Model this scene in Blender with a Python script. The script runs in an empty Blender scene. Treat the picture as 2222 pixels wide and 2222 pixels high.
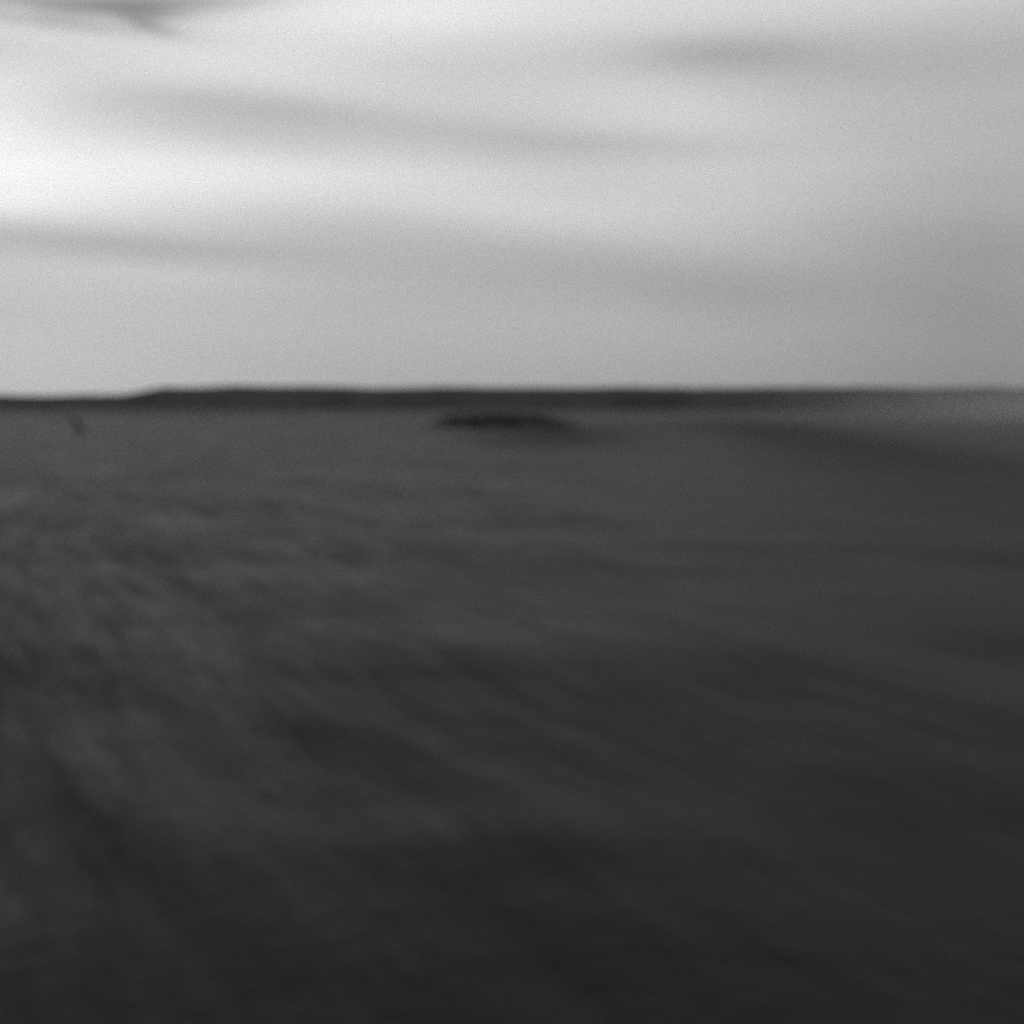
import bpy, math, random
import numpy as np
from math import radians as R

S = bpy.context.scene
S.unit_settings.system = 'METRIC'
rng = np.random.RandomState(11)

# ------------------------------------------------------------------ camera
CAM_H = 8.0
PITCH = math.atan(0.111 * 0.72)            # looking slightly down on the sea
cd = bpy.data.cameras.new("camera")
cd.lens = 50; cd.sensor_width = 36; cd.sensor_fit = 'HORIZONTAL'
cd.clip_start = 0.1; cd.clip_end = 200000
cd.dof.use_dof = True                       # lens focused far too near: all is soft
cd.dof.focus_distance = 2.0
cd.dof.aperture_fstop = 2.5
cam = bpy.data.objects.new("camera", cd)
S.collection.objects.link(cam)
cam.location = (0, 0, CAM_H)
cam.rotation_euler = (R(90) - PITCH, 0, 0)
S.camera = cam

# ------------------------------------------------------------------ light
SUN_AZ, SUN_EL = R(-75), R(28)              # veiled sun, ahead to the left
sl = bpy.data.lights.new("sun", 'SUN')
sl.energy = 0.5; sl.angle = R(25); sl.color = (1, 1, 1)
sun = bpy.data.objects.new("sun", sl)
S.collection.objects.link(sun)
sun.rotation_euler = (R(90) - SUN_EL, 0, R(180) - SUN_AZ)
sun.location = (-600, 160, 300)

S.view_settings.view_transform = 'Standard'
S.view_settings.look = 'None'
S.view_settings.exposure = 0
S.view_settings.gamma = 1
S.cycles.use_denoising = False              # the photograph is grainy
S.cycles.use_adaptive_sampling = False
S.cycles.max_bounces = 6
S.cycles.volume_bounces = 3
S.cycles.caustics_reflective = False
S.cycles.volume_max_steps = 128

W = bpy.data.worlds.new("World"); S.world = W; W.use_nodes = True
nt = W.node_tree; nt.nodes.clear()
N = nt.nodes; L = nt.links
def nd(t, **k):
    n = N.new(t)
    for a, b in k.items(): setattr(n, a, b)
    return n
def plug(i, v):
    if hasattr(v, 'links') or hasattr(v, 'is_linked'): L.new(v, i)
    else: i.default_value = v
def M(op, a, b=0.0, c=0.0, clamp=False):
    n = nd('ShaderNodeMath', operation=op, use_clamp=clamp)
    plug(n.inputs[0], a); plug(n.inputs[1], b)
    if op in ('MULTIPLY_ADD',): plug(n.inputs[2], c)
    return n.outputs[0]

tc = nd('ShaderNodeTexCoord')
nrm = nd('ShaderNodeVectorMath', operation='NORMALIZE'); L.new(tc.outputs['Generated'], nrm.inputs[0])
sep = nd('ShaderNodeSeparateXYZ'); L.new(nrm.outputs[0], sep.inputs[0])
az = M('ARCTAN2', sep.outputs[0], sep.outputs[1])
el = M('ARCSINE', sep.outputs[2])
comb = nd('ShaderNodeCombineXYZ'); L.new(az, comb.inputs[0]); L.new(el, comb.inputs[1])
# slow warp so the cloud bands have uneven edges
mpw = nd('ShaderNodeMapping'); mpw.inputs['Scale'].default_value = (5, 22, 1); L.new(comb.outputs[0], mpw.inputs[0])
nw = nd('ShaderNodeTexNoise'); nw.inputs['Scale'].default_value = 1; nw.inputs['Detail'].default_value = 2.5
L.new(mpw.outputs[0], nw.inputs['Vector'])
vs = nd('ShaderNodeVectorMath', operation='SUBTRACT'); L.new(nw.outputs['Color'], vs.inputs[0]); vs.inputs[1].default_value = (.5, .5, .5)
vm = nd('ShaderNodeVectorMath', operation='MULTIPLY'); L.new(vs.outputs[0], vm.inputs[0]); vm.inputs[1].default_value = (.05, .007, 0)
va = nd('ShaderNodeVectorMath', operation='ADD'); L.new(comb.outputs[0], va.inputs[0]); L.new(vm.outputs[0], va.inputs[1])
UV = va.outputs[0]
def azel(x, y):
    cx = (x - .5) * .72; cy = (.5 - y) * .72
    f = math.cos(PITCH) + cy * math.sin(PITCH); u = cy * math.cos(PITCH) - math.sin(PITCH)
    return math.atan2(cx, f), math.atan2(u, math.hypot(cx, f))
# cloud banks: centre, half length, half thickness, tilt, brightness
BANKS = [(-0.023, 0.1974, 0.089, 0.0110, 1.3, 0.093), (0.382, 0.3022, 0.442, 0.0517, 0.9, 0.056), (0.451, 0.1851, 0.222, 0.0118, -0.7, -0.066), (0.558, 0.2489, 0.098, 0.0192, -0.5, -0.028), (0.553, 0.2827, 0.507, 0.0325, -2.0, -0.049), (0.478, -0.0154, 0.063, 0.0120, -4.0, 0.002), (0.025, 0.1736, 0.222, 0.0646, 10.5, 0.162), (0.068, 0.1749, 0.361, 0.0330, 0.0, 0.218), (0.660, 0.1869, 0.192, 0.0285, -0.1, 0.177), (0.354, 0.0232, 0.141, 0.0356, -9.3, 0.089), (0.554, -0.0021, 0.600, 0.0363, 0.6, 0.241), (0.058, 0.0752, 0.154, 0.0195, -2.1, 0.124), (0.656, 0.1025, 0.133, 0.0327, 7.2, 0.107), (0.916, 0.2832, 0.145, 0.0671, 3.7, -0.086), (0.700, 0.0515, 0.10, 0.0160, 1.6, -0.125), (0.860, 0.0640, 0.230, 0.0232, 2.0, -0.060), (0.27, 0.104, 0.17, 0.014, 5, -0.075), (0.56, 0.139, 0.15, 0.011, 3, -0.06), (0.12, 0.237, 0.16, 0.009, 2, -0.05), (0.15, 0.268, 0.12, 0.008, 2, 0.04), (0.285, 0.0288, 0.600, 0.0552, 5.4, 0.151), (0.091, 0.2374, 0.192, 0.0204, 1.8, -0.122), (0.554, 0.1983, 0.342, 0.0169, -2.1, -0.053), (-0.014, 0.1179, 0.070, 0.0681, -14.3, 0.129), (0.700, 0.2875, 0.111, 0.0348, 7.3, -0.045), (-0.001, 0.3076, 0.232, 0.1253, -13.5, 0.085), (0.353, 0.4082, 0.162, 0.0138, 11.4, 0.024), (1.131, 0.3901, 0.596, 0.0627, 2.0, -0.135), (0.123, 0.1389, 0.582, 0.0322, 8.5, 0.155), (1.012, 0.2758, 0.12, 0.1282, -2.1, -0.055), (0.139, 0.0478, 0.586, 0.0310, 8.3, 0.135), (-0.047, 0.3958, 0.302, 0.0127, 9.0, -0.000), (0.422, 0.1646, 0.143, 0.0367, 14.3, 0.075), (0.175, 0.0035, 0.09, 0.0095, -5, -0.36), (0.04, 0.001, 0.1, 0.01, 0, -0.34), (0.16, 0.0165, 0.035, 0.006, -2, -0.2), (0.05, 0.021, 0.12, 0.0065, 2, -0.22), (0.152, 0.0255, 0.025, 0.005, 12, -0.26), (0.01, 0.01, 0.015, 0.004, 0, 0.08)]
acc = 0.45
for (x, y, sx, sy, rot, amp) in BANKS:
    a, e = azel(x, y)
    mp = nd('ShaderNodeMapping', vector_type='TEXTURE'); L.new(UV, mp.inputs[0])
    mp.inputs['Location'].default_value = (a, e, 0)
    mp.inputs['Rotation'].default_value = (0, 0, -R(rot))
    mp.inputs['Scale'].default_value = (sx * .72, sy * .72, 1)
    d = nd('ShaderNodeVectorMath', operation='DOT_PRODUCT'); L.new(mp.outputs[0], d.inputs[0]); L.new(mp.outputs[0], d.inputs[1])
    ex = M('EXPONENT', M('MULTIPLY', d.outputs['Value'], -1.0))
    acc = M('MULTIPLY_ADD', ex, amp, acc)
# thin streaky stratus over the whole sky
mp2 = nd('ShaderNodeMapping'); mp2.inputs['Scale'].default_value = (3, 26, 1); mp2.inputs['Rotation'].default_value = (0, 0, R(2)); L.new(UV, mp2.inputs[0])
n2 = nd('ShaderNodeTexNoise'); n2.inputs['Scale'].default_value = 1; n2.inputs['Detail'].default_value = 3; L.new(mp2.outputs[0], n2.inputs['Vector'])
acc = M('MULTIPLY_ADD', M('SUBTRACT', n2.outputs['Fac'], .5), 0.06, acc)
# fine speckle added to the sky so everything it lights renders grainy
wn = nd('ShaderNodeTexWhiteNoise', noise_dimensions='3D')
wsc = nd('ShaderNodeVectorMath', operation='SCALE'); L.new(tc.outputs['Generated'], wsc.inputs[0]); wsc.inputs['Scale'].default_value = 90000
L.new(wsc.outputs[0], wn.inputs['Vector'])
grain_speckle = M('MULTIPLY_ADD', M('GREATER_THAN', wn.outputs['Value'], .7), 1.15, 0.655)
sky = nd('ShaderNodeTexSky', sky_type='NISHITA'); sky.sun_disc = False
sky.sun_elevation = SUN_EL; sky.sun_rotation = SUN_AZ
bw = nd('ShaderNodeRGBToBW'); L.new(sky.outputs[0], bw.inputs[0])
clear = M('MULTIPLY', bw.outputs[0], 0.10)
lum = M('ADD', M('MULTIPLY', clear, .03), M('MULTIPLY', acc, .955))
lum = M('MULTIPLY', M('MAXIMUM', lum, .02), grain_speckle)
bg = nd('ShaderNodeBackground'); L.new(lum, bg.inputs['Color']); bg.inputs['Strength'].default_value = 1.0
wo = nd('ShaderNodeOutputWorld'); L.new(bg.outputs[0], wo.inputs['Surface'])
W.cycles.sampling_method = 'MANUAL'; W.cycles.sample_map_resolution = 256

# ------------------------------------------------------------------ helpers
def mat(name):
    m = bpy.data.materials.new(name); m.use_nodes = True
    return m, m.node_tree.nodes, m.node_tree.links, m.node_tree.nodes['Principled BSDF']
def mesh_obj(name, verts, faces, m, parent=None, smooth=True):
    me = bpy.data.meshes.new(name); me.from_pydata([tuple(map(float, v)) for v in verts], [], faces)
    me.update()
    if smooth: me.polygons.foreach_set('use_smooth', [True] * len(me.polygons))
    me.materials.append(m)
    o = bpy.data.objects.new(name, me); S.collection.objects.link(o)
    if parent: o.parent = parent
    return o
def tag(o, label=None, cat=None, group=None, kind=None):
    if label: o['label'] = label
    if cat: o['category'] = cat
    if group: o['group'] = group
    if kind: o['kind'] = kind
    return o
def lattice(seed, n=256):
    return np.random.RandomState(seed).rand(n, n) * 2 - 1
def vnoise(x, y, T):
    n = T.shape[0]
    xi = np.floor(x).astype(int); yi = np.floor(y).astype(int)
    fx = x - xi; fy = y - yi
    fx = fx * fx * fx * (fx * (fx * 6 - 15) + 10); fy = fy * fy * fy * (fy * (fy * 6 - 15) + 10)
    g = lambda i, j: T[i % n, j % n]
    return (g(xi, yi) * (1 - fx) + g(xi + 1, yi) * fx) * (1 - fy) + (g(xi, yi + 1) * (1 - fx) + g(xi + 1, yi + 1) * fx) * fy

# ------------------------------------------------------------------ sea
STREAM = math.atan(-.46)                     # wind rows run away to the left
def sea_height(X, Y, sp):
    c, s = math.cos(-STREAM), math.sin(-STREAM)
    # along = distance along the wind rows, across = distance over them
    al = X * math.sin(STREAM) + Y * math.cos(STREAM)
    ac = X * math.cos(STREAM) - Y * math.sin(STREAM)
    h = np.zeros_like(X)
    def fade(wl): return np.clip((wl / (sp * 2.2)) - 1, 0, 1)
    for k, (wa, wc, amp) in enumerate([(26, 5.5, .16), (13, 2.6, .075), (7, 1.5, .036)]):
        h += amp * vnoise(al / wa + 31.3 * k, ac / wc + 17.7 * k, lattice(100 + k)) * fade(wc)
    for k, (w, amp) in enumerate([(11, .17), (5.0, .085), (2.4, .04), (1.2, .017)]):
        h += amp * vnoise(X / (w * 1.7) + 5.1 * k, Y / w + 9.2 * k, lattice(200 + k)) * fade(w)
    return h
def graded(lo, hi, start, ratio):
    v = [lo]; d = start
    while v[-1] < hi:
        v.append(v[-1] + d); d *= ratio
    return np.array(v)
ys = np.concatenate([-graded(30, 60000, 4, 1.25)[::-1] + 0.0, np.arange(-26, 8, 2.0), graded(8, 90000, .16, 1.0125)])
xp = graded(0, 60000, .3, 1.03)
xs = np.concatenate([-xp[1:][::-1], xp])
Xg, Yg = np.meshgrid(xs, ys)
dx = np.gradient(xs); dy = np.gradient(ys)
SP = np.maximum(*np.meshgrid(dx, dy))
Z = sea_height(Xg, Yg, SP)
nx, ny = len(xs), len(ys)
V = np.stack([Xg.ravel(), Yg.ravel(), Z.ravel()], 1)
ii = (np.arange(ny - 1)[:, None] * nx + np.arange(nx - 1)[None]).ravel()
F = np.stack([ii, ii + 1, ii + nx + 1, ii + nx], 1)
mw, n, l, b = mat("sea_water")
b.inputs['Base Color'].default_value = (.0155, .0155, .0155, 1)
b.inputs['Roughness'].default_value = .42
b.inputs['IOR'].default_value = 1.33
b.inputs['Specular IOR Level'].default_value = .35
tx = n.new('ShaderNodeTexCoord')
mp = n.new('ShaderNodeMapping'); mp.inputs['Rotation'].default_value = (0, 0, STREAM); l.new(tx.outputs['Object'], mp.inputs[0])
mp.inputs['Scale'].default_value = (1, .3, 1)
# rotate first, then stretch along the rows
mp.vector_type = 'POINT'
ms = n.new('ShaderNodeMapping'); ms.inputs['Scale'].default_value = (1, .22, 1); l.new(mp.outputs[0], ms.inputs[0]); mp.inputs['Scale'].default_value = (1, 1, 1)
na = n.new('ShaderNodeTexNoise'); na.inputs['Scale'].default_value = .55; na.inputs['Detail'].default_value = 4; l.new(ms.outputs[0], na.inputs['Vector'])
nb = n.new('ShaderNodeTexNoise'); nb.inputs['Scale'].default_value = 1.6; nb.inputs['Detail'].default_value = 3; l.new(tx.outputs['Object'], nb.inputs['Vector'])
def smath(op, a, b_=0., c=0.):
    q = n.new('ShaderNodeMath'); q.operation = op
    for i_, v in enumerate((a, b_, c)):
        if isinstance(v, (int, float)): q.inputs[i_].default_value = v
        else: l.new(v, q.inputs[i_])
    return q.outputs[0]
# wind rows: ruffled and calmer strips run side by side towards the far left
def rows(scale, stretch, det, off):
    m_ = n.new('ShaderNodeMapping'); m_.inputs['Scale'].default_value = (scale, scale * stretch, 1); m_.inputs['Location'].default_value = (off, off, 0)
    l.new(mp.outputs[0], m_.inputs[0]); q = n.new('ShaderNodeTexNoise'); q.inputs['Scale'].default_value = 1; q.inputs['Detail'].default_value = det
    l.new(m_.outputs[0], q.inputs['Vector']); return smath('SUBTRACT', q.outputs['Fac'], .5)
sx_ = n.new('ShaderNodeSeparateXYZ'); l.new(tx.outputs['Object'], sx_.inputs[0])
shel = smath('MULTIPLY_ADD', rows(.004, .5, 1, 3.), 1.2, .8)
wr = smath('ADD', smath('MULTIPLY', rows(.42, .13, 2, 7.), .7), smath('MULTIPLY', rows(.10, .3, 2, 19.), .8))
wr = smath('ADD', wr, smath('MULTIPLY', rows(.30, .8, 2, 43.), .4))
wr = smath('ADD', wr, smath('MULTIPLY', rows(2.0, .16, 2, 91.), .9))
wr = smath('ADD', wr, smath('MULTIPLY', rows(.95, .11, 2, 71.), 1.15))
expo = smath('MINIMUM', smath('MAXIMUM', smath('MULTIPLY_ADD', sx_.outputs[0], -.045, .75), .18), 1.15)   # sheltered to the right
wr = smath('MULTIPLY', smath('MULTIPLY', wr, shel), expo)
# sheen lowered in soft patches: before the reef, to the right, near the camera
dim_ = 0.
for (gx, gy, hw_, hl_, an, am) in [(9, 300, 18, 80, -3, .6), (60, 290, 20, 220, -5, .5), (30, 420, 60, 70, 0, .25), (0, 900, 3000, 260, 0, .35),  # wide patch at the end: the land's dark reflection painted into the sheen
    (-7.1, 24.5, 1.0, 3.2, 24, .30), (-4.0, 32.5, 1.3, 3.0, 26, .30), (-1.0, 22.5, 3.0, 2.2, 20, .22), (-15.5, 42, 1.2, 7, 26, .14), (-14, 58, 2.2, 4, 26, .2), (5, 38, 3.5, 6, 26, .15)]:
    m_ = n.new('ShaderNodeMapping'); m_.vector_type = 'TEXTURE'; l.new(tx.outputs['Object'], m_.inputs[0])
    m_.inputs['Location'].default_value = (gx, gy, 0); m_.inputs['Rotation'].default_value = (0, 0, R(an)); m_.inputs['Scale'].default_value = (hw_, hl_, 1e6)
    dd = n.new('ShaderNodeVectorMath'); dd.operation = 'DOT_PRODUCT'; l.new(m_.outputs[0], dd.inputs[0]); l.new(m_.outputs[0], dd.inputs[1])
    dim_ = smath('MULTIPLY_ADD', smath('EXPONENT', smath('MULTIPLY', dd.outputs['Value'], -1.)), am, dim_)
ruf = smath('SUBTRACT', wr, dim_)                      # >0 more sheen, <0 less
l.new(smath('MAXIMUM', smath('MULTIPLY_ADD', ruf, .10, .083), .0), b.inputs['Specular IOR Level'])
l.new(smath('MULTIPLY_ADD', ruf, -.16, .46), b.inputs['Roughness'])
ad = n.new('ShaderNodeMath'); ad.operation = 'MULTIPLY_ADD'; l.new(nb.outputs['Fac'], ad.inputs[0]); ad.inputs[1].default_value = .45; l.new(na.outputs['Fac'], ad.inputs[2])
bp = n.new('ShaderNodeBump'); bp.inputs['Strength'].default_value = .35; bp.inputs['Distance'].default_value = .25
l.new(ad.outputs[0], bp.inputs['Height']); l.new(bp.outputs[0], b.inputs['Normal'])
me = bpy.data.meshes.new("sea"); me.vertices.add(len(V)); me.vertices.foreach_set('co', V.ravel().astype(np.float32))
me.loops.add(len(F) * 4); me.loops.foreach_set('vertex_index', F.ravel().astype(np.int32))
me.polygons.add(len(F)); me.polygons.foreach_set('loop_start', (np.arange(len(F)) * 4).astype(np.int32))
me.polygons.foreach_set('use_smooth', np.ones(len(F), dtype=bool))
me.update(calc_edges=True); me.validate()
me.materials.append(mw)
sea = bpy.data.objects.new("sea", me); S.collection.objects.link(sea); tag(sea, kind='structure')

# ------------------------------------------------------------------ distant coast (terrain)
ml, n, l, b = mat("coast_scrub")
b.inputs['Roughness'].default_value = 1; b.inputs['Specular IOR Level'].default_value = 0.05
nn = n.new('ShaderNodeTexNoise'); nn.inputs['Scale'].default_value = .03; nn.inputs['Detail'].default_value = 5
tx = n.new('ShaderNodeTexCoord'); l.new(tx.outputs['Object'], nn.inputs['Vector'])
rp = n.new('ShaderNodeValToRGB'); l.new(nn.outputs['Fac'], rp.inputs[0])
rp.color_ramp.elements[0].color = (.043, .043, .043, 1); rp.color_ramp.elements[1].color = (.068, .068, .068, 1)
rp.color_ramp.elements[0].position = .35; rp.color_ramp.elements[1].position = .7
l.new(rp.outputs[0], b.inputs['Base Color'])
def terrain(name, x0, x1, nxx, y0, depth, crest, m, seed):
    """a low ridge: front shore at y0(x), height crest(x)"""
    T = lattice(seed); prof = [(0, -.6), (.04, .10), (.12, .45), (.25, .8), (.42, 1.0), (.6, .92), (.8, .5), (1, -.4)]
    vs, fs = [], []
    for i in range(nxx + 1):
        x = x0 + (x1 - x0) * i / nxx
        h = crest(x); yy = y0(x)
        for (t, p) in prof:
            r = .5 * float(vnoise(np.array([x / 57.]), np.array([t * 9.]), T)[0]) + .3 * float(vnoise(np.array([x / 13.]), np.array([t * 17.]), T)[0])
            z = p * h * (1 + .12 * r) if p > 0 else p * 3
            vs.append((x, yy + t * depth + 20 * r, z))
    k = len(prof)
    for i in range(nxx):
        for j in range(k - 1):
            a = i * k + j; fs.append((a, a + k, a + k + 1, a + 1))
    return tag(mesh_obj(name, vs, fs, m), kind='structure')
def ramp(v, a, c): 
    t = min(1, max(0, (v - a) / (c - a))); return t * t * (3 - 2 * t)
# nearer coast begins a little in from the left edge and runs on to the right
xa = (.122 - .5) * .72 * 1200; xb = (.15 - .5) * .72 * 1200
terrain("coast", -2400, 1700, 300, lambda x: 1090, 300,
        lambda x: 10.8 + 7.2 * ramp(x, xa - 8, xb + 8) - 1.0 * ramp(x, -120, 60), ml, 5)

# ------------------------------------------------------------------ low reef in the middle distance
mr, n, l, b = mat("wet_rock")
b.inputs['Roughness'].default_value = .7; b.inputs['Specular IOR Level'].default_value = .2
tx = n.new('ShaderNodeTexCoord'); nn = n.new('ShaderNodeTexNoise'); nn.inputs['Scale'].default_value = .6; nn.inputs['Detail'].default_value = 6
l.new(tx.outputs['Object'], nn.inputs['Vector']); rp = n.new('ShaderNodeValToRGB'); l.new(nn.outputs['Fac'], rp.inputs[0])
rp.color_ramp.elements[0].color = (.008, .008, .008, 1); rp.color_ramp.elements[1].color = (.03, .03, .03, 1)
l.new(rp.outputs[0], b.inputs['Base Color'])
def reef(name, cx, cy, hl, hw, hh, seed, m):
    T = lattice(seed); vs, fs = [], []; na_, nr = 96, 14
    for j in range(nr + 1):
        r = 1.25 * j / nr
        for i in range(na_):
            a = 2 * math.pi * i / na_
            x, y = r * math.cos(a), r * math.sin(a)
            z = (1 - min(1, r) ** 5) - .35 * max(0, r - 1) / .25
            q = float(vnoise(np.array([x * hl / 4. + 40]), np.array([y * hw / 3. + 40]), T)[0]) + .5 * float(vnoise(np.array([x * hl / 1.6 + 40]), np.array([y * hw / 1.5 + 40]), T)[0])
            skew = 1 - .08 * x
            vs.append((x * hl, y * hw * (1 + .15 * q), hh * (z * skew * (1 + .35 * q)) - .15))
    for j in range(nr):
        for i in range(na_):
            i2 = (i + 1) % na_; fs.append((j * na_ + i, (j + 1) * na_ + i, (j + 1) * na_ + i2, j * na_ + i2))
    o = mesh_obj(name, vs, fs, m); o.location = (cx, cy, 0); return o
D = 402
rf = reef("rock_reef", (.492 - .5) * .72 * D, D, .078 * .72 * D, 24, 3.2, 8, mr)
tag(rf, "long low dark reef lying on the sea just below the horizon near the centre", "reef")

# ------------------------------------------------------------------ small leaning post far left
mpst, n, l, b = mat("weathered_post"); b.inputs['Base Color'].default_value = (.015, .015, .015, 1); b.inputs['Roughness'].default_value = .8
def tube(p, q, r0, r1, seg=12, rings=8):
    p, q = np.array(p, float), np.array(q, float); d = q - p; d /= np.linalg.norm(d)
    u = np.cross(d, (0, 1, 0)); u /= np.linalg.norm(u); w = np.cross(d, u); vs, fs = [], []
    for j in range(rings + 1):
        t = j / rings; c = p + (q - p) * t + u * .08 * math.sin(t * 5); r = r0 + (r1 - r0) * t
        for i in range(seg):
            a = 2 * math.pi * i / seg; vs.append(c + r * (u * math.cos(a) + w * math.sin(a)))
    for j in range(rings):
        for i in range(seg):
            i2 = (i + 1) % seg; fs.append((j * seg + i, (j + 1) * seg + i, (j + 1) * seg + i2, j * seg + i2))
    fs.append(tuple(range(seg))[::-1]); fs.append(tuple(rings * seg + i for i in range(seg)))
    return vs, fs
Dp = 330
def post(x, ytop, ybot, xt, r, label, Dp):
    bx = (x - .5) * .72 * Dp; tx_ = (xt - .5) * .72 * Dp
    zb = CAM_H - (ybot - .389) * .72 * Dp; zt = CAM_H - (ytop - .389) * .72 * Dp
    vs, fs = tube((0, 0, -.8), (tx_ - bx, 0, zt), r, r * .7)
    o = mesh_obj("leaning_post", vs, fs, mpst); o.location = (bx, Dp, 0)
    tag(o, label, "post"); return o
post(.0845, .407, .424, .0715, .6, "short dark post leaning left out of the sea near the left edge", Dp)

# ------------------------------------------------------------------ mist volume added to soften the horizon to the right
mm = bpy.data.materials.new("softening_mist"); mm.use_nodes = True; n = mm.node_tree.nodes; l = mm.node_tree.links; n.clear()
out = n.new('ShaderNodeOutputMaterial'); vol = n.new('ShaderNodeVolumePrincipled'); l.new(vol.outputs[0], out.inputs['Volume'])
vol.inputs['Color'].default_value = (.93, .93, .93, 1); vol.inputs['Anisotropy'].default_value = .3
geo = n.new('ShaderNodeNewGeometry'); sp_ = n.new('ShaderNodeSeparateXYZ'); l.new(geo.outputs['Position'], sp_.inputs[0])
def mr_(sock, a, c, lo=0., hi=1.):
    r = n.new('ShaderNodeMapRange'); r.interpolation_type = 'SMOOTHSTEP'; l.new(sock, r.inputs['Value'])
    for k, v in zip(('From Min', 'From Max', 'To Min', 'To Max'), (a, c, lo, hi)): r.inputs[k].default_value = v
    return r.outputs[0]
def mul(a, c):
    r = n.new('ShaderNodeMath'); r.operation = 'MULTIPLY'
    for i, v in enumerate((a, c)):
        if isinstance(v, float): r.inputs[i].default_value = v
        else: l.new(v, r.inputs[i])
    return r.outputs[0]
near = mul(mul(mr_(sp_.outputs[0], 62, 200), mr_(sp_.outputs[1], 150, 270)), mul(mr_(sp_.outputs[1], 720, 480), .0017))
far = mul(mul(mr_(sp_.outputs[0], 170, 480), mr_(sp_.outputs[1], 500, 700)), .0009)
sm = n.new('ShaderNodeMath'); sm.operation = 'ADD'; l.new(near, sm.inputs[0]); l.new(far, sm.inputs[1])
dens = mul(sm.outputs[0], mr_(sp_.outputs[2], 20, 5))
l.new(dens, vol.inputs['Density'])
x0, x1, y0, y1, z0, z1 = 60, 1500, 150, 1080, .6, 20
vs = [(x, y, z) for z in (z0, z1) for y in (y0, y1) for x in (x0, x1)]
fs = [(0, 2, 3, 1), (4, 5, 7, 6), (0, 1, 5, 4), (2, 6, 7, 3), (0, 4, 6, 2), (1, 3, 7, 5)]
mist = mesh_obj("softening_mist", vs, fs, mm, smooth=False); tag(mist, kind='stuff')
